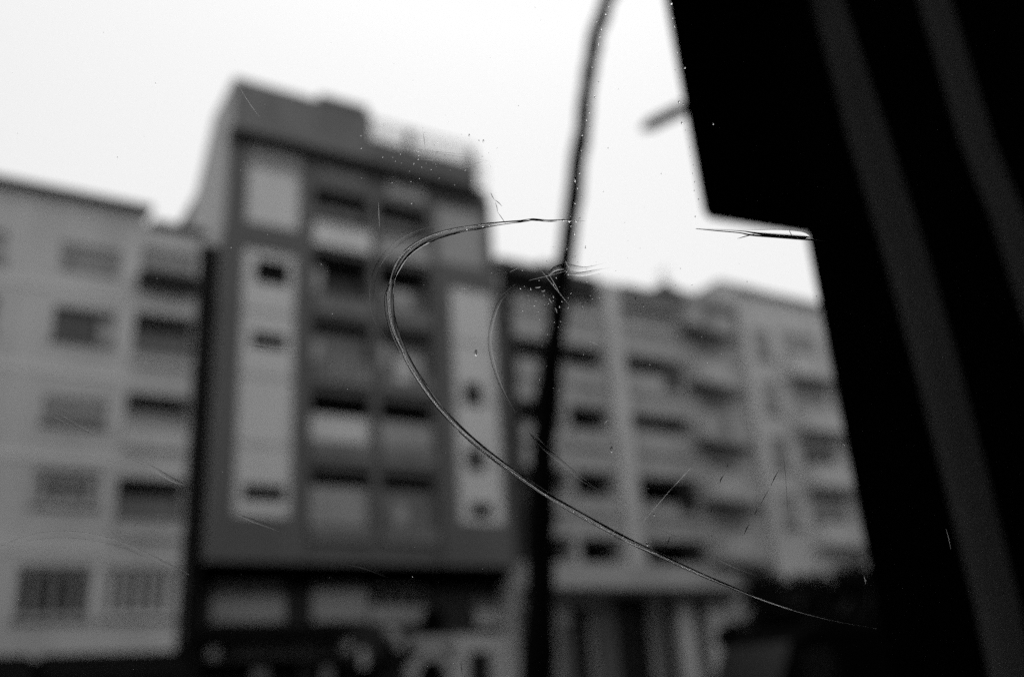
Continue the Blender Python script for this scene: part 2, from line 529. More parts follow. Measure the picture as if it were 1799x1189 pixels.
# ground floors, set back under the overhang
yg = 33.1
gh = [(8.9, 11.3, 4.95, 6.3, .2), (12.4, 14.4, 4.95, 6.3, .2), (14.6, 16.7, 4.95, 6.15, .2), (19.1, 20.9, 4.7, 5.75, .2),
      (8.6, 12.0, .15, 3.7, .8), (12.3, 14.9, .15, 3.5, .8)]
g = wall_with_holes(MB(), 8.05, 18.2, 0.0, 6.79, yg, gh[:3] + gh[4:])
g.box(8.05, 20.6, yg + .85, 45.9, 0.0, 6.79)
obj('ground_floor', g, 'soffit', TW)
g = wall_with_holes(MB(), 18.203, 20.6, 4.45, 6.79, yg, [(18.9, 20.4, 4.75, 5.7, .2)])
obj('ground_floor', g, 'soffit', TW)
window(TW, 8.9, 11.3, 4.95, 6.3, yg, depth=.2, bars=2, pane='pane_grey', blind=.0, sill=False)
obj('blind', MB().box(8.85, 11.35, yg - .06, yg - .01, 4.95, 5.75), 'panel_dim', TW)
window(TW, 12.4, 14.4, 4.95, 6.3, yg, depth=.2, bars=2, pane='pane_grey', sill=False)
obj('blind', MB().box(12.35, 14.45, yg - .06, yg - .01, 4.95, 6.0), 'blind', TW)
window(TW, 14.6, 16.7, 4.95, 6.15, yg, depth=.2, bars=3, pane='pane', sill=False)
obj('blind', MB().box(14.55, 16.75, yg - .06, yg - .01, 4.85, 5.45), 'panel_dim', TW)
window(TW, 18.9, 20.4, 4.75, 5.7, yg, depth=.2, bars=1, pane='pane_grey', sill=False)
obj('blind', MB().box(18.95, 20.3, yg - .06, yg - .01, 4.7, 5.2), 'white', TW)
obj('overhang_shade', MB().box(8.06, 20.5, yg - .5, yg - .02, 6.25, 6.78), 'shop', TW)  # black strip painting the shadow band under the overhang
obj('canopy', MB().prism([(yg - .01, 4.85), (yg - .01, 4.5), (yg - 1.0, 4.32), (yg - 1.0, 4.42)], 0, 8.1, 13.6), 'shop', TW)
fa = obj('fascia', MB().box(8.2, 13.6, yg - .3, yg - .02, 3.68, 4.28), 'fascia', TW)
for i in range(11):     # the pale marks along the fascia, too blurred to read
    a = 9.75 + i * .24
    obj('raised_mark', MB().box(a, a + .15, yg - .34, yg - .303, 3.8, 4.15 - .06 * (i % 3 == 1)), 'letters', fa)
obj('wall_light', MB().ball((8.85, yg - .45, 3.95), .22, .16, .24), 'white', TW, smooth=True)
obj('wall_light', MB().ball((13.45, yg - .45, 4.05), .24, .16, .26), 'white', TW, smooth=True)
for a, b in ((8.6, 12.0), (12.3, 14.9)):
    s = obj('shop_front', MB().box(a + .01, b - .01, yg + .5, yg + .56, .15, 3.49), 'shop', TW)
    obj('pane', MB().box(a + .25, b - .25, yg + .47, yg + .498, .6, 3.2), 'pane', s)
for k, (a, z_, w_, h_, m_) in enumerate(((15.0, 4.35, .5, .35, 'panel_dim'), (15.7, 3.75, .3, .5, 'shop'), (14.0, 3.35, .25, .6, 'white'), (12.6, 2.9, .35, .5, 'parapet'), (14.75, 3.0, .5, .9, 'shop'), (10.2, 3.05, .5, .35, 'parapet'))):
    obj('shop_sign', MB().box(a, a + w_, yg - .4, yg - .32, z_, z_ + h_), m_, TW)
# white corner shop wall with an arched doorway and a small window
yk = 32.6
kw = MB()
arc_c, arc_r, arc_R = 16.75, .62, .98
wall_with_holes(kw, 17.75, 20.7, 0.0, 4.35, yk, [(18.25, 19.3, 2.1, 3.72, .25)])
kw.quad((17.75, yk, 0), (17.75, yk, 4.35), (17.75, yg - .003, 4.35), (17.75, yg - .003, 0))
kw.quad((20.7, yk, 0), (20.7, yg + 3, 0), (20.7, yg + 3, 4.35), (20.7, yk, 4.35))
kw.quad((17.75, yk, 4.35), (20.7, yk, 4.35), (20.7, yg - .003, 4.35), (17.75, yg - .003, 4.35))
obj('shop_wall', kw, 'white', TW)
window(TW, 18.25, 19.3, 2.1, 3.72, yk, depth=.25, bars=1, pane='pane', frame='frame_dark')
am = MB()
N = 14
zc_ = 2.9
for i in range(N):
    t0, t1 = math.pi * i / N, math.pi * (i + 1) / N
    P = lambda r, t: (arc_c + r * math.cos(t), zc_ + r * math.sin(t))
    am.prism([P(arc_r, t0), P(arc_R, t0), P(arc_R, t1), P(arc_r, t1)], 1, yk - .05, yk + .3)
am.box(arc_c - arc_R, arc_c - arc_r, yk - .05, yk + .3, 0.13, zc_)
am.box(arc_c + arc_r, arc_c + arc_R, yk - .05, yk + .3, 0.13, zc_)
ar = obj('door_arch', am, 'panel_dim', TW)
obj('door', MB().box(arc_c - arc_r, arc_c + arc_r, yk + .32, yk + .38, .13, zc_ + arc_r), 'shop', ar)
obj('lintel_band', MB().box(15.4, 17.72, yk + .1, yk + .3, 3.9, 4.32), 'panel_dim', TW)

# round black hanging sign by the corner shop
SG = thing('hanging_sign', 'round black hanging sign between the mezzanine windows of the dark block', 'sign', (16.1, 31.2, 4.75))
disc = MB().tube([(16.1, 31.14, 4.7), (16.1, 31.26, 4.7)], .43, n=24)
obj('disc', disc, 'lamp', SG)
obj('rim', MB().tube([(16.1, 31.12, 4.7), (16.1, 31.14, 4.7), (16.1, 31.26, 4.7), (16.1, 31.28, 4.7)], [.45, .47, .47, .45], n=24), 'black', SG)
obj('bracket', MB().tube([(16.1, 31.2, 5.16), (16.1, 31.2, 5.35), (16.1, 31.6, 5.4), (16.1, 33.1, 5.4)], .03), 'lamp', SG)

# ------------------------------------------------------------------ right house
RH = thing('apartment_house', 'grey balconied apartment house seen behind the dark lamp post', 'building', (27.0, 32.0, 0.0))
ceils = (19.05, 16.55, 13.75, 10.85, 8.05)
rh = []
rcols = {}
for i, zc in enumerate(ceils):
    h = 1.9 if i else 1.2
    rh += [(20.85, 23.1, zc - h, zc, 1.2), (23.4, 25.6, zc - h, zc, 1.2), (26.85, 30.3, zc - h, zc, 1.2)]
gcols = [(20.9, 22.05, .15, 5.3, .9), (22.6, 23.7, .15, 5.3, .9), (24.75, 26.9, .15, 5.7, .9), (27.35, 28.1, .15, 5.7, .9), (29.0, 29.75, .15, 5.6, .9)]
PIERS = ((20.15, 20.88, 5.2), (22.07, 22.58, 4.6), (23.72, 24.73, 5.3), (26.92, 27.33, 5.0))
w = wall_with_holes(MB(), 20.1, 34.2, 0.0, 19.6, Y, rh + gcols)
shell(w, 20.1, 34.2, Y, 44.0, 0.0, 19.6)
obj('wall', w, 'wall_right', RH)
obj('pilaster', MB().box(25.8, 26.6, Y - .28, Y - .003, 6.2, 19.9), 'wall_far', RH)
obj('band', MB().box(20.4, 31.6, Y - .35, Y - .003, 5.95, 6.95), 'wall_right', RH)
obj('cornice', MB().box(20.1, 25.5, Y - .3, Y + .2, 19.603, 20.0), 'cornice', RH)
obj('cornice', MB().box(26.9, 34.2, Y - .3, Y + .2, 19.603, 19.95), 'parapet', RH)
obj('attic', MB().box(20.35, 22.7, 33.0, 36.0, 19.603, 20.6), 'dark', RH)
obj('attic_dark', MB().box(20.3, 22.95, Y - .05, Y - .004, 17.95, 19.6), 'dark', RH)  # flat dark sheet standing in for the shaded attic recess
obj('attic_dark', MB().box(23.3, 25.55, Y - .05, Y - .004, 19.06, 19.6), 'recess', RH)
obj('party_wall', MB().box(20.13, 20.8, Y - .06, Y - .004, 6.96, 17.94), 'soffit', RH)
obj('attic', MB().box(23.2, 25.5, 33.5, 36.5, 19.603, 20.9), 'recess', RH)
obj('dormer', MB().prism([(29.2, 19.953), (31.2, 19.953), (31.2, 20.6), (30.3, 20.95), (29.2, 20.3)], 1, 32.3, 36.0), 'cornice', RH)
obj('attic', MB().box(31.8, 34.15, 32.5, 37.0, 19.953, 20.75), 'panel_dim', RH)
for i, zc in enumerate(ceils):  # loggia back walls near black, their shade put into the colour
    h = 1.9 if i else 1.2
    for j, (a, b) in enumerate(((20.85, 23.1), (23.4, 25.6), (26.85, 30.3))):
        zf = zc - h
        if j < 2:
            ph = (1.2, .82, .75, .75, .72)[i] - (.65 if i == 0 else 0)
            loggia(RH, a, b, zf, zc, Y, 1.2, ph, 'wall_right', 'dark', doors=False)
        else:
            ph = (.6, .98, 1.0, .62, .65)[i]
            m = loggia(RH, a, b, zf, zc, Y, 1.2, ph, 'wall_right', 'dark', doors=False)
            if i in (2,):
                obj('screen', MB().box(a + .05, a + 1.7, Y + .3, Y + .35, zf + ph, zc - .05), 'recess', m)
            if i in (1, 3, 4):
                obj('balcony_door', MB().box(28.95, 29.85, Y - .19, Y - .135, zf + .35, zc - .1), 'pane', m)
# canted balconies at the right end
for zc in (18.35, 15.5, 12.7, 9.9, 7.2):
    zs = zc - .2
    poly = [(30.35, Y - .003), (30.35, Y - .95), (33.9, Y - .35), (33.9, Y - .003)]
    s = obj('balcony', MB().prism(poly, 2, zs, zs + .18), 'parapet', RH)
    front = MB()
    n_ = Vector((.9, 3.55)).normalized()
    p0, p1 = Vector((30.4, Y - .9)), Vector((33.85, Y - .32))
    q = MB().prism([tuple(p0), tuple(p1), tuple(p1 + Vector((-.03, .12))), tuple(p0 + Vector((-.03, .12)))], 2, zs + .183, zs + 1.15)
    obj('parapet', q, 'wall_right', s)
    obj('rug', MB().prism([tuple(p0.lerp(p1, .3) + Vector((-.004, -.02))), tuple(p0.lerp(p1, .55) + Vector((-.004, -.02))), tuple(p0.lerp(p1, .55) + Vector((0, -.004))), tuple(p0.lerp(p1, .3) + Vector((0, -.004)))], 2, zs + .4, zs + 1.17), 'wall_far' if int(zc) % 2 else 'parapet', s)
    obj('side_panel', MB().box(30.36, 30.44, Y - .85, Y - .01, zs + .183, zs + 1.1), 'wall_right', s)
    obj('balcony_door', MB().box(31.2, 33.0, Y - .06, Y - .006, zs - 1.0, zs - .15), 'parapet', s)
for a, b, c, d, dp in gcols:
    s = obj('shop_front', MB().box(a + .01, b - .01, Y + .5, Y + .56, c, d - .01), 'shop', RH)
    obj('pane', MB().box(a + .1, b - .1, Y + .47, Y + .498, c + .3, d - .3), 'pane', s)
for a, b, c in PIERS:
    obj('door_pier', MB().box(a, b, Y - .1, Y - .004, .14, c), 'cornice', RH)
obj('door_pier', MB().box(28.14, 28.96, Y - .12, Y - .004, .14, 5.55), 'white', RH)
obj('door_pier', MB().box(29.8, 30.7, Y - .12, Y - .004, .14, 5.3), 'wall_far', RH)
obj('shade_band', MB().box(8.06, 20.5, yg - .5, yg - .02, 6.25, 6.78), 'shop', TW)  # same painted shadow strip under the tower overhang
obj('canopy', MB().box(20.3, 31.5, Y - .9, Y - .005, 5.62, 5.9), 'soffit', RH)

for a, b_, z_, h_ in ((27.6, 28.2, 19.953, 1.0), (33.0, 33.5, 20.753, .7), (24.0, 24.6, 20.903, .5)):
    ch = obj('chimney', MB().box(a, b_, 34.0, 34.6, z_, z_ + h_), 'cornice', RH)
    obj('chimney_cap', MB().box(a - .08, b_ + .08, 33.92, 34.68, z_ + h_ + .003, z_ + h_ + .12), 'cornice', ch)
am_ = MB().tube([(32.6, 35.0, 20.75), (32.6, 35.0, 23.2)], .03, n=6)
for k in range(5):
    am_.tube([(32.6, 34.6 - .05 * k, 22.4 + .18 * k), (32.6, 35.4 + .05 * k, 22.4 + .18 * k)], .015, n=5)
obj('aerial', am_, 'lamp', RH)

# ------------------------------------------------------------------ far right house
FH = thing('apartment_house', 'light plastered apartment house above the dark trees by the black pillar', 'building', (40.0, 32.0, 0.0))
fwn = []
for k, zb in enumerate((17.4, 14.55, 11.7, 8.85)):
    fwn += [(35.0, 36.3, zb - .1, zb + 1.5), (37.2, 39.7, zb - .6, zb + 1.7), (40.4, 43.6, zb - .6, zb + 1.7), (45.0, 48.0, zb - .6, zb + 1.7)]
w = wall_with_holes(MB(), 34.25, 52.0, 0.0, 20.9, Y - .4, [(a, b, c, d, .22) for a, b, c, d in fwn])
shell(w, 34.25, 52.0, Y - .4, 44.0, 0.0, 20.9)
obj('wall', w, 'wall_far', FH)
for i, (a, b, c, d) in enumerate(fwn):
    window(FH, a, b, c, d, Y - .4, bars=2 if b - a > 2 else 1, pane='pane' if i in (2, 6, 9, 13) else 'pane_grey', blind=(.5, .3, .7, .4, .85, .2, .6)[(i * 3 + i // 4) % 7], sill=i % 4 == 0)
    if i % 4:                                   # long pale balconies
        bm_ = MB().box(a - .25, b + .25, Y - 1.15, Y - 1.07, c - .35, c + .75)
        bm_.box(a - .25, b + .25, Y - 1.066, Y - .404, c - .35, c - .2)
        bm_.box(a - .25, a - .17, Y - 1.066, Y - .404, c - .197, c + .75)
        obj('balcony', bm_, 'wall_far', FH)
obj('cornice', MB().box(34.25, 52.1, Y - .65, Y - .2, 20.903, 21.1), 'wall_right', FH)
obj('penthouse', MB().box(34.3, 37.3, 32.6, 37.5, 20.903, 21.9), 'panel_dim', FH)
obj('chimney', MB().box(39.0, 39.8, 33.5, 34.3, 20.903, 21.9), 'cornice', FH)

# ------------------------------------------------------------------ unseen house opposite, added tall and close to shade the facades
OH = thing('apartment_house', 'long grey apartment house across the street, unseen, added to shade the facades', 'building', (0.0, -5.5, 0.0))
oh = [(-60 + 4 * i, -58.2 + 4 * i, 2.6 + 3 * k, 4.2 + 3 * k, .2) for i in range(42) for k in range(6)]
w = wall_with_holes(MB(), -62.0, 110.0, 0.0, 25.0, 0.0, oh)
w.v = [(x, -5.5 - y, z) for x, y, z in w.v]
shell(w, -62.0, 110.0, -5.5, -21.0, 0.0, 25.0)
obj('wall', w, 'wall_attic', OH)
o = obj('pane', MB().quad((-62, -5.68, 0), (110, -5.68, 0), (110, -5.68, 24.9), (-62, -5.68, 24.9)), 'dark', OH)

# ------------------------------------------------------------------ lamp post with a bent neck
LB = Vector((4.661, 7.108, 0.0))
LR = Vector((0.8362, -0.5484, 0.0))
LP = thing('street_lamp', 'dark leaning street lamp with bent neck standing in front of the houses', 'street lamp', tuple(LB + LR * -.33))
sp = [(-.33, 0.0), (-.14, 1.3), (0, 2.25), (.085, 3.2), (.165, 3.97), (.245, 4.51), (.345, 5.07), (.48, 5.72), (.62, 6.39), (.79, 7.23), (.93, 7.92), (1.075, 8.57), (1.26, 9.06), (1.55, 9.42), (1.95, 9.6), (2.3, 9.55)]
rad = [.15, .145, .14, .132, .125, .115, .106, .097, .088, .085, .084, .082, .077, .066, .055, .05]
pts = [LB + LR * s + Vector((0, 0, z)) for s, z in sp]
fine = []
for i in range(len(pts) - 1):                   # scaled, dented, painted over many times
    for k in range(4):
        t = k / 4
        fine.append((pts[i].lerp(pts[i + 1], t) + LR * random.uniform(-.012, .012), (rad[i] * (1 - t) + rad[i + 1] * t) * random.uniform(.88, 1.1)))
fine.append((pts[-1], rad[-1]))
obj('pole', MB().tube([p for p, _ in fine], [r for _, r in fine], n=14, nrm=(.5484, .8362, 0)), 'lamp', LP, smooth=True)
obj('base', MB().tube([pts[0], pts[0] + Vector((0, 0, .5)), pts[0] + Vector((.02, -.01, .62))], [.22, .2, .13], n=12), 'lamp', LP)
cpt = pts[5]
obj('collar', MB().tube([cpt - Vector((.02, -.01, .1)), cpt + Vector((.02, -.01, .1))], .128, n=14), 'lamp', LP)
hp = pts[-1]
obj('lamp_head', MB().tube([hp, hp + LR * .15, hp + LR * .5 + Vector((0, 0, -.04)), hp + LR * .62 + Vector((0, 0, -.05))], [.06, .13, .12, .05], n=12, flat=.5, nrm=(0, 0, 1)), 'lamp', LP, smooth=True)

# second lamp: only its outstretched arm shows past the black box
L2 = thing('street_lamp', 'short dark lamp arm poking out past the left edge of the black box', 'street lamp', (17.6, 13.2, 0.0))
tip = Vector((13.0, 14.0, 13.97))
el = Vector((14.5, 13.85, 14.98))
top = Vector((17.6, 13.2, 16.0))
obj('pole', MB().tube([(17.6, 13.2, 0), (17.6, 13.2, 8), (17.6, 13.2, 15.6), tuple(top)], [.2, .16, .12, .1], n=10), 'lamp', L2, smooth=True)
obj('arm', MB().tube([top, el + Vector((.6, -.1, .3)), el], [.09, .09, .09], n=8), 'lamp', L2, smooth=True)
obj('lamp_head', MB().tube([el, el.lerp(tip, .2), el.lerp(tip, .85), tip], [.1, .16, .15, .06], n=10), 'lamp', L2, smooth=True)

# ------------------------------------------------------------------ trees and van under the far right house
def tree(x, y, top, rx, label, nleaf=3600):
    t = thing('leafy_tree', label, 'tree', (x, y, 0.0), 'street trees by the light house')
    tr = MB().tube([(x, y, 0), (x + .05, y, top * .3), (x, y + .1, top * .62)], [.2, .15, .08], n=8)
    for k in range(6):
        a = k * 1.05
        tr.tube([(x, y + .05, top * (.35 + .04 * k)), (x + math.cos(a) * rx * .4, y + math.sin(a) * rx * .4, top * (.52 + .04 * k)), (x + math.cos(a) * rx * .7, y + math.sin(a) * rx * .7, top * (.6 + .05 * k))], [.07, .05, .025], n=6)
    obj('trunk', tr, 'bark', t, smooth=True)
    c = MB()
    lobes = [(x + random.uniform(-.6, .6) * rx, y + random.uniform(-.6, .6) * rx, top * random.uniform(.5, .82), random.uniform(.3, .5) * rx) for _ in range(9)]
    lobes += [(x, y, top - .44 * rx, .5 * rx), (x - .3 * rx, y, top * .62, .62 * rx), (x + .35 * rx, y, top * .66, .62 * rx)]
    for i in range(nleaf):
        lx, ly, lz, lr = lobes[i % len(lobes)]
        d = Vector((random.gauss(0, 1), random.gauss(0, 1), random.gauss(0, 1))).normalized() * lr * random.uniform(.3, 1.05)
        p = Vector((lx, ly, lz)) + d
        a = Vector((random.gauss(0, 1), random.gauss(0, 1), random.gauss(0, 1))).normalized()
        b = a.cross(Vector((random.gauss(0, 1), random.gauss(0, 1), .3))).normalized()
        s = random.uniform(.12, .24)
        c.quad(p - a * s, p + b * s * .5, p + a * s, p - b * s * .5)
    o = obj('crown', c, 'leaf', t)
    o['kind'] = 'stuff'
    return t
tree(18.95, 18.0, 4.55, 1.25, 'dark leafy tree nearest the pale shop piers of the grey house')
tree(20.9, 18.4, 4.6, 1.55, 'dark leafy tree in the middle behind the parked black van')
tree(22.6, 18.2, 4.95, 1.6, 'dark leafy tree closest to the tall black pillar')

VN = thing('parked_van', 'black high-roofed van parked under the dark trees', 'van', (13.4, 12.6, 0.0))
vx0, vx1, vy0, vy1 = 12.35, 17.6, 12.3, 14.2
prof = [(vx0, .4), (vx0, 1.25), (vx0 + .5, 1.5), (vx0 + 1.15, 2.62), (vx0 + 1.7, 2.86), (vx1, 2.86), (vx1, .4)]
b = bevel(obj('body', MB().prism(prof, 1, vy0, vy1), 'van', VN), .08)
dz = Vector((.65, 0, 1.12)).normalized()
n_ = Vector((-dz.z, 0, dz.x))
a0 = Vector((vx0 + .53, vy0 + .12, 1.56)) + n_ * .012
a1 = Vector((vx0 + 1.13, vy0 + .12, 2.58)) + n_ * .012
L_ = Vector((0, vy1 - vy0 - .24, 0))
wsm = MB().quad(a0, a0 + L_, a1 + L_, a1)
wsm.quad(a0 + n_ * .02, a0 + L_ + n_ * .02, a1 + L_ + n_ * .02, a1 + n_ * .02)
obj('windscreen', wsm, 'van_glass', VN)
obj('side_window', MB().prism([(vx0 + .85, 1.6), (vx0 + 1.3, 2.45), (vx0 + 2.0, 2.45), (vx0 + 2.0, 1.6)], 1, vy0 - .012, vy0 - .002), 'van_glass', VN)
for yy in (vy0 - .02, vy1 + .02):
    for xx in (vx0 + .95, vx1 - 1.0):
        sgn = -1 if yy < 13 else 1
        wl_ = obj('wheel', MB().tube([(xx, yy - sgn * .2, .36), (xx, yy + sgn * .02, .36)], .36, n=18), 'tyre', VN)
        obj('rim', MB().tube([(xx, yy + sgn * .015, .36), (xx, yy + sgn * .035, .36)], .2, n=14), 'frame', wl_)
for yy in (vy0 + .25, vy1 - .25):
    obj('headlight', MB().ball((vx0 - .01, yy, .95), .05, .16, .11), 'frame', VN, smooth=True)
mr_ = obj('mirror', MB().ball((vx0 + .75, vy0 - .28, 2.2), .09, .15, .17), 'van', VN, smooth=True)
obj('mirror_arm', MB().tube([(vx0 + .85, vy0 - .01, 1.9), (vx0 + .8, vy0 - .2, 2.0)], .025), 'van', mr_)

# ------------------------------------------------------------------ black pillar with two strips, and the box on it
PC = Vector((1.2226, 0.9542, 0.0))
PD = Vector((math.cos(R(-8)), math.sin(R(-8)), 0.0))
PN = Vector((-PD.y, PD.x, 0.0))                # away from the viewer
def pp(s, n, z):
    return PC + PD * s + PN * n + Vector((0, 0, z))
def slab(mb, s0, s1, n0, n1, z0, z1):
    b = len(mb.v)
    mb.v += [tuple(pp(s, n, z)) for z in (z0, z1) for n in (n0, n1) for s in (s0, s1)]
    mb.f += [tuple(b + i for i in q) for q in ((0, 2, 3, 1), (4, 5, 7, 6), (0, 1, 5, 4), (2, 6, 7, 3), (0, 4, 6, 2), (1, 3, 7, 5))]
    return mb
PL = thing('metal_pillar', 'broad matt black metal pillar with two dull grey upright strips', 'pillar', tuple(PC))
pm = MB()                                       # wedge-shaped hollow section, its left cheek running away from the viewer
for z in (.004, 3.9):
    pm.v += [tuple(pp(s, n, z)) for s, n in ((.003, 0.0), (1.6, 0.0), (1.6, .25), (.26, .25))]
pm.f += [(0, 3, 2, 1), (4, 5, 6, 7), (0, 1, 5, 4), (1, 2, 6, 5), (2, 3, 7, 6), (3, 0, 4, 7)]
bevel(obj('post', pm, 'black', PL), .006)
def strip(pts_, half):
    mb = MB()
    cur = [pp(s, -.004, z) for s, z in pts_]
    return mb.tube(cur, half, n=12, flat=.35, nrm=tuple(PN))
obj('trim_strip', strip([(.125, 3.85), (.150, 3.4), (.168, 3.15), (.196, 2.83), (.221, 2.6), (.234, 2.4), (.241, 2.2), (.245, 2.0), (.241, 1.88), (.235, 1.5), (.22, .8), (.2, .02)], [.030, .034, .040, .050, .051, .050, .048, .046, .045, .045, .045, .045]), 'trim', PL, smooth=True)
obj('trim_strip', strip([(.465, 3.85), (.472, 3.5), (.478, 3.24), (.490, 2.89), (.520, 2.72), (.545, 2.4), (.555, 2.0), (.55, 1.2), (.54, .02)], .046), 'trim', PL, smooth=True)
BX = thing('hanging_box', 'black box hung high on the black pillar, overlapping its left edge', 'box', tuple(pp(-.2, -.06, 2.6)))
mb = MB()
b0 = len(mb.v)
for n, ds, dz in ((-.012, -.010, -.008), (.10, .085, .07)):   # the box tapers to the back
    for s, z in ((-.203, 2.609), (.012, 2.609), (.012, 3.5), (-.235, 3.5)):
        mb.v.append(tuple(pp(s + (ds if s < 0 else 0), n, z + dz)))
mb.f += [(0, 1, 2, 3), (7, 6, 5, 4), (0, 4, 5, 1), (1, 5, 6, 2), (2, 6, 7, 3), (3, 7, 4, 0)]
bevel(obj('shell', mb, 'box', BX), .012, 3)
obj('bracket', slab(MB(), .013, .10, -.05, -.002, 3.2, 3.26), 'box', BX)
obj('rim', slab(MB(), -.215, .0, -.022, -.013, 3.40, 3.44), 'box', BX)

# ------------------------------------------------------------------ cracked pane in front of the camera, and the cabin it belongs to
GC = EYE + fw * GLASS_DIST
PANE = thing('windscreen', 'cracked and scratched clear glass pane that everything is seen through', 'window pane', tuple(GC))
PANE.matrix_world = Matrix.Translation(GC) @ VIEW.to_4x4()
U = 0.00025075                                  # quarter millimetres, measured on the glass from its centre
def gp(x, y, n=0.0):
    """point on the outer face of the pane, in the pane's own frame"""
    return Vector(((x - 899.5) * U, (594.5 - y) * U, -0.002 - n))
def on_pane(name, mb, m, smooth=True):
    return obj(name, mb, m, PANE, smooth=smooth, world=False)
on_pane('glass_sheet', MB().box(-.75, .75, -.42, .42, -.0015, .0015), 'glass', smooth=False)

def spline(p, n=6):
    """Catmull-Rom through (x, y, r) rows"""
    o = []
    for i in range(len(p) - 1):
        a, b, c, d = p[max(i - 1, 0)], p[i], p[i + 1], p[min(i + 2, len(p) - 1)]
        for k in range(n):
            t = k / n
            o.append(tuple(.5 * (2 * b[q] + (c[q] - a[q]) * t + (2 * a[q] - 5 * b[q] + 4 * c[q] - d[q]) * t * t + (3 * b[q] - a[q] - 3 * c[q] + d[q]) * t ** 3) for q in range(3)))
    o.append(tuple(p[-1]))
    return o
def bead(name, rows, m, flat=1.0, n=12, seg=6, lift=0.0, parent=None):
    rows = spline(rows, seg)
    cur = [gp(x, y, lift + abs(r) * U * flat) for x, y, r in rows]
    return on_pane(name, MB().tube(cur, [max(abs(r), .12) * U for _, _, r in rows], n=n, flat=flat, nrm=(0, 0, 1)), m)

main = [(1028, 388, .5), (1000, 387, 1.2), (960, 387, 1.4), (937, 385, 1.6), (915, 388, 1.8), (870, 393, 3.6), (840, 398, 5), (800, 405, 6), (765, 415, 7), (735, 429, 7.6), (712, 447, 8), (698, 467, 8), (689, 490, 5.6), (685, 515, 7.5), (686, 545, 7.5), (693, 578, 7.2), (708, 613, 5.5), (715, 630, 6.5), (735, 664, 6.6), (770, 712, 6.6), (815, 760, 6.4), (870, 806, 6.2), (935, 852, 6), (985, 884, 6), (1045, 918, 6), (1105, 950, 5.4), (1160, 976, 4.8), (1220, 1004, 4), (1290, 1034, 2.6), (1350, 1058, 1.6), (1410, 1077, 1.0), (1470, 1092, .7), (1542, 1105, .4)]
main = [(x, y, r * .82) for x, y, r in main]
bead('crack', main, 'crack', flat=.5, n=16)
def edge_rows(rows, side, w, lo, hi):
    """a line running along one rim of the crack, w its half width, broken up a little"""
    rr = spline(rows, 4)
    o = []
    for i in range(int(lo * (len(rr) - 1)), int(hi * (len(rr) - 1)) + 1):
        x, y, r = rr[i]
        x2, y2, _ = rr[min(i + 1, len(rr) - 1)]
        x1, y1, _ = rr[max(i - 1, 0)]
        L = math.hypot(x2 - x1, y2 - y1)
        k = side * max(abs(r), .4)
        o.append((x - (y2 - y1) / L * k, y + (x2 - x1) / L * k, w * random.uniform(.65, 1.3)))
    o[0] = (*o[0][:2], .15)
    o[-1] = (*o[-1][:2], .15)
    return o
def rim(side, w, lo, hi, m):
    bead('crack_edge', edge_rows(main, side, w, lo, hi), m, n=6, seg=2, lift=.0002)
for side, w, lo, hi in ((1.0, .7, .03, .32), (.95, .65, .33, .62), (1.0, .55, .62, .93), (-.9, .95, .05, .27), (-.55, 1.5, .27, .40), (-.9, .7, .41, .58), (-.6, 1.1, .60, .90)):
    rim(side, w, lo, hi, 'dark_line')  # dark rims painted where split glass reflects inward
for side, w, lo, hi in ((.5, .45, .12, .36), (.35, .75, .38, .66), (.3, .7, .64, .93)):
    rim(side, w, lo, hi, 'glint')  # pale strips paint the bright highlights along the crack
inner = [(686, 498, .6), (677, 520, 1.6), (679, 555, 1.8), (690, 592, 1.4), (703, 620, .5)]
bead('crack_branch', inner, 'crack')
bead('crack_branch', [(x - 1.5, y, .7) for x, y, r in inner], 'dark_line', n=6)
bead('crack_branch', [(1020, 905, .4), (1060, 932, 1.5), (1130, 963, 1.8), (1200, 994, 1.4), (1270, 1025, .4)], 'crack')
bead('crack_branch', [(1225, 401, .3), (1300, 404, 1.6), (1330, 406.5, 4), (1370, 409, 7.6), (1402, 411.5, 7.8), (1416, 413, 5.8), (1423, 414.5, 1.2)], 'lens', flat=1.0, n=18)
bead('crack_branch', [(1223, 401.5, .4), (1262, 405, .9), (1300, 408.5, .9), (1322, 412.5, 1.5), (1370, 416.5, 1.5), (1422, 420.5, 1.5), (1450, 424, .4)], 'dark_line')  # dark refraction line painted under the bright sliver
bead('crack_branch', [(1388, 403, .3), (1389.5, 408, .6), (1393, 414, .5)], 'dark_line')
bead('crack_branch', [(1296, 419, .2), (1310, 415, .8), (1326, 411, .5)], 'dark_line')
bead('crack_branch', [(864, 391.5, .4), (890, 389.2, .9), (925, 387.5, .9), (938, 384.5, .9), (958, 388, .3)], 'dark_line')
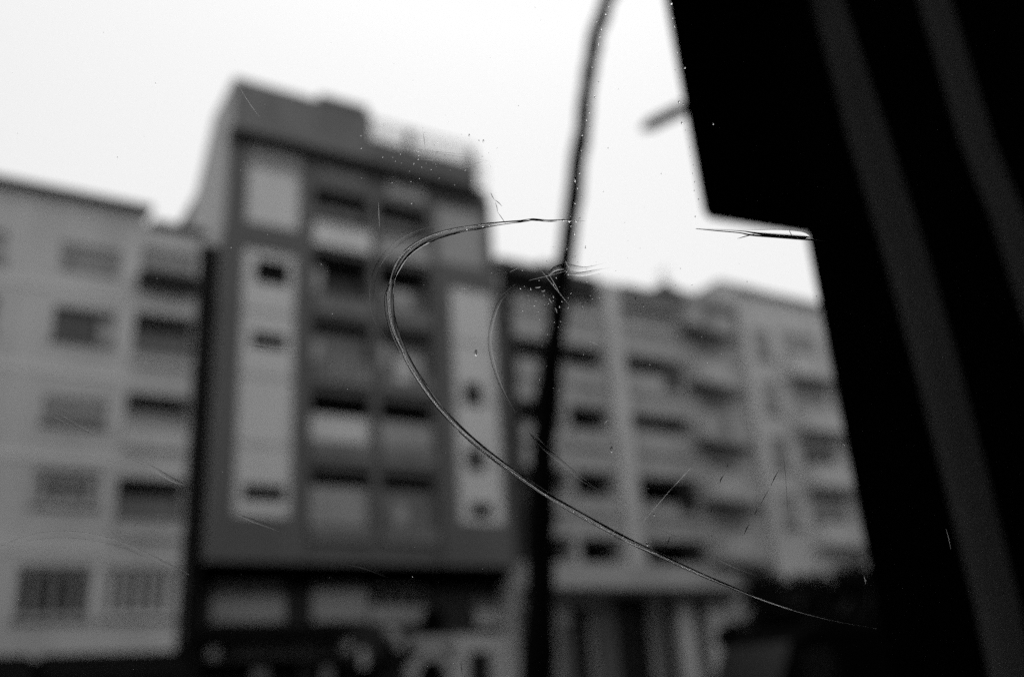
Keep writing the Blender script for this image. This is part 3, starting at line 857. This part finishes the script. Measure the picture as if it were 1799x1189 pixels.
# faint ripples beside the crack
for rows in (
    [(800, 393, .5), (750, 402, 3), (705, 422, 4), (672, 452, 4), (655, 490, 4.5), (653, 530, 4.5), (663, 570, 3.5), (682, 602, .5)],
    [(905, 500, .5), (880, 525, 3), (866, 560, 3), (860, 600, 3), (868, 645, 3), (885, 690, 2), (905, 725, .5)],
    [(925, 752, .5), (940, 768, 3), (960, 790, 3.5), (990, 815, 3.5), (1020, 840, 3), (1055, 865, .5)],
    [(70, 716, .5), (90, 728, 3.5), (120, 742, 4), (165, 765, .5)],
    [(215, 800, .5), (255, 817, 3), (300, 843, 4), (325, 852, .5)],
    [(0, 668, 3), (20, 682, 3.5), (35, 692, .5)],
    [(412, 903, .5), (445, 916, 3), (490, 932, 3), (550, 962, .5)],
    [(600, 990, .5), (640, 998, 2.5), (680, 1015, .5)],
    [(835, 1082, .5), (870, 1090, 3), (900, 1100, 3), (925, 1110, .5)],
    [(960, 486, .5), (975, 472, 4), (995, 468, 5), (1030, 472, 4), (1072, 460, .5)],
    [(1000, 482, .5), (1030, 480, 4), (1075, 470, .5)],
    [(1140, 925, .5), (1170, 937, 2), (1200, 948, .5)],
    [(1255, 980, .5), (1290, 995, 2.5), (1330, 1012, .5)],
    [(0, 962, 3), (40, 948, 5), (90, 940, 6), (150, 943, 6), (210, 958, 5), (270, 983, 4), (330, 1010, 1)],
):
    bead('ripple', rows, 'ripple', flat=.6, n=10)
# scratches: pale ones catch the daylight, dark ones are opaque
pale = [((1128, 920), (1182, 857), .5), ((1182, 857), (1216, 820), .7), ((670, 255), (830, 272), .5), ((690, 259), (856, 282), .45), ((740, 280), (825, 284), .6), ((742, 228), (747, 264), .7),
        ((806, 297), (848, 283), .5), ((664, 355), (666, 400), .6), ((940, 460), (1000, 535), .55), ((962, 478), (986, 520), .6), ((993, 458), (1000, 472), 1.2), ((940, 505), (950, 503), 1.1), ((951, 511), (957, 509), 1.1),
        ((975, 540), (979, 550), .8), ((930, 492), (1000, 474), .45), ((895, 478), (920, 462), .4), ((1035, 600), (1053, 608), .6), ((415, 145), (455, 205), .5), ((1519, 1013), (1522, 1026), .45),
        ((1062, 745), (1068, 736), .7), ((432, 607), (520, 612), .5), ((765, 268), (770, 266), 1.0), ((965, 524), (971, 534), .8), ((1664, 930), (1672, 965), .25)]
for a, b, r in pale:
    mx, my = (a[0] + b[0]) / 2 + random.uniform(-1.5, 1.5), (a[1] + b[1]) / 2 + random.uniform(-1.5, 1.5)
    bead('scratch', [(*a, .15), (mx, my, r), (*b, .15)], 'scratch', n=6, seg=4)
dark_scratches = [((1370, 826), (1355, 855), .8), ((1353, 858), (1335, 890), .55), ((1332, 895), (1326, 905), .8), ((1318, 920), (1308, 940), .8), ((1280, 815), (1277, 822), .8), ((1272, 835), (1265, 850), 1.0), ((1178, 942), (1170, 962), .7),
        ((862, 338), (868, 350), .6), ((868, 350), (882, 362), .6), ((870, 355), (874, 372), .5), ((874, 372), (888, 392), .5), ((434, 606), (506, 613), .45), ((930, 762), (946, 778), .8), ((1276, 1162), (1286, 1172), .6), ((1252, 893), (1249, 900), .7),
        ((1378, 800), (1386, 905), .3), ((810, 1160), (812, 1185), .6), ((1118, 520), (1116, 528), .7)]
for a, b, r in dark_scratches:
    mx, my = (a[0] + b[0]) / 2 + random.uniform(-1, 1), (a[1] + b[1]) / 2 + random.uniform(-1, 1)
    bead('scratch', [(*a, .15), (mx, my, r), (*b, .15)], 'dark_line', n=6, seg=4)
# drops and chips
def chip(x, y, rx, ry):
    return on_pane('glass_chip', MB().ball(gp(x, y, .0004), rx * U, ry * U, .5 * rx * U, nu=12, nv=7), 'drop')
for x, y, rx, ry in ((836, 620, 3.0, 6.5), (1075, 790, 2.6, 6.2), (824, 237, 1.6, 3.0), (849, 247, 1.6, 3), (1180, 5, 2.5, 2), (1000, 388, 3, 2.2), (1012, 388, 2.6, 2), (990, 386, 2.2, 2), (1150, 905, 2, 2), (860, 396, 2.4, 1.8), (848, 397, 2, 1.6), (820, 402, 2, 1.5),
                     (1204, 118, 1.6, 1.8), (1194, 178, 2, 2.5), (1254, 217, 1.2, 1.6), (1199, 215, 2, 2), (1138, 957, 3, 3.5)):
    chip(x, y, rx, ry)
sp_ = MB()
def speck(x, y, r):
    sp_.ball(gp(x, y, .0003), r * U, r * U * random.uniform(.9, 1.8), r * U * .6, nu=6, nv=4)
for _ in range(60):
    speck(random.gauss(745, 60), random.gauss(272, 36), random.uniform(.4, 1.05))
for _ in range(60):
    speck(random.gauss(975, 60), random.gauss(500, 38), random.uniform(.5, 1.3))
for _ in range(60):
    speck(random.uniform(950, 1320), random.gauss(540, 70), random.uniform(.4, 1.0))
for k in range(34):                 # a beaded line down the neck of the lamp post
    t = k / 33
    speck(1060 - 62 * t ** .8 + random.gauss(6, 5), 10 + 440 * t, random.uniform(.7, 1.9))
for k in range(26):                 # along the edge of the black box
    t = k / 25
    speck(1176 + 52 * t + random.gauss(0, 4), 380 * t, random.uniform(.5, 1.3))
for k in range(22):                 # and down the pillar's edge
    t = k / 21
    speck(1436 + 88 * t + random.gauss(0, 4), 520 + 500 * t, random.uniform(.5, 1.1))
for _ in range(120):
    speck(random.uniform(0, 1200), random.uniform(0, 1189), random.uniform(.3, .9))
o = on_pane('speck', sp_, 'drop')
o['kind'] = 'stuff'

# unseen dark cabin behind the pane, added to keep reflections off it
CB = thing('vehicle_cabin', 'unseen dark vehicle cabin, added to block reflections in the cracked pane', 'vehicle', tuple(GC))
CB.matrix_world = PANE.matrix_world
def cab(name, *b):
    return obj(name, MB().box(*b), 'cabin', CB, world=False)
cab('side_wall', -.80, -.752, -.46, .46, -.01, 1.9)
cab('side_wall', .752, .80, -.46, .46, -.01, 1.9)
cab('roof', -.80, .80, .422, .462, -.01, 1.9)
cab('floor', -.80, .80, -.462, -.422, -.01, 1.9)
cab('rear_wall', -.80, .80, -.462, .462, 1.903, 1.95)
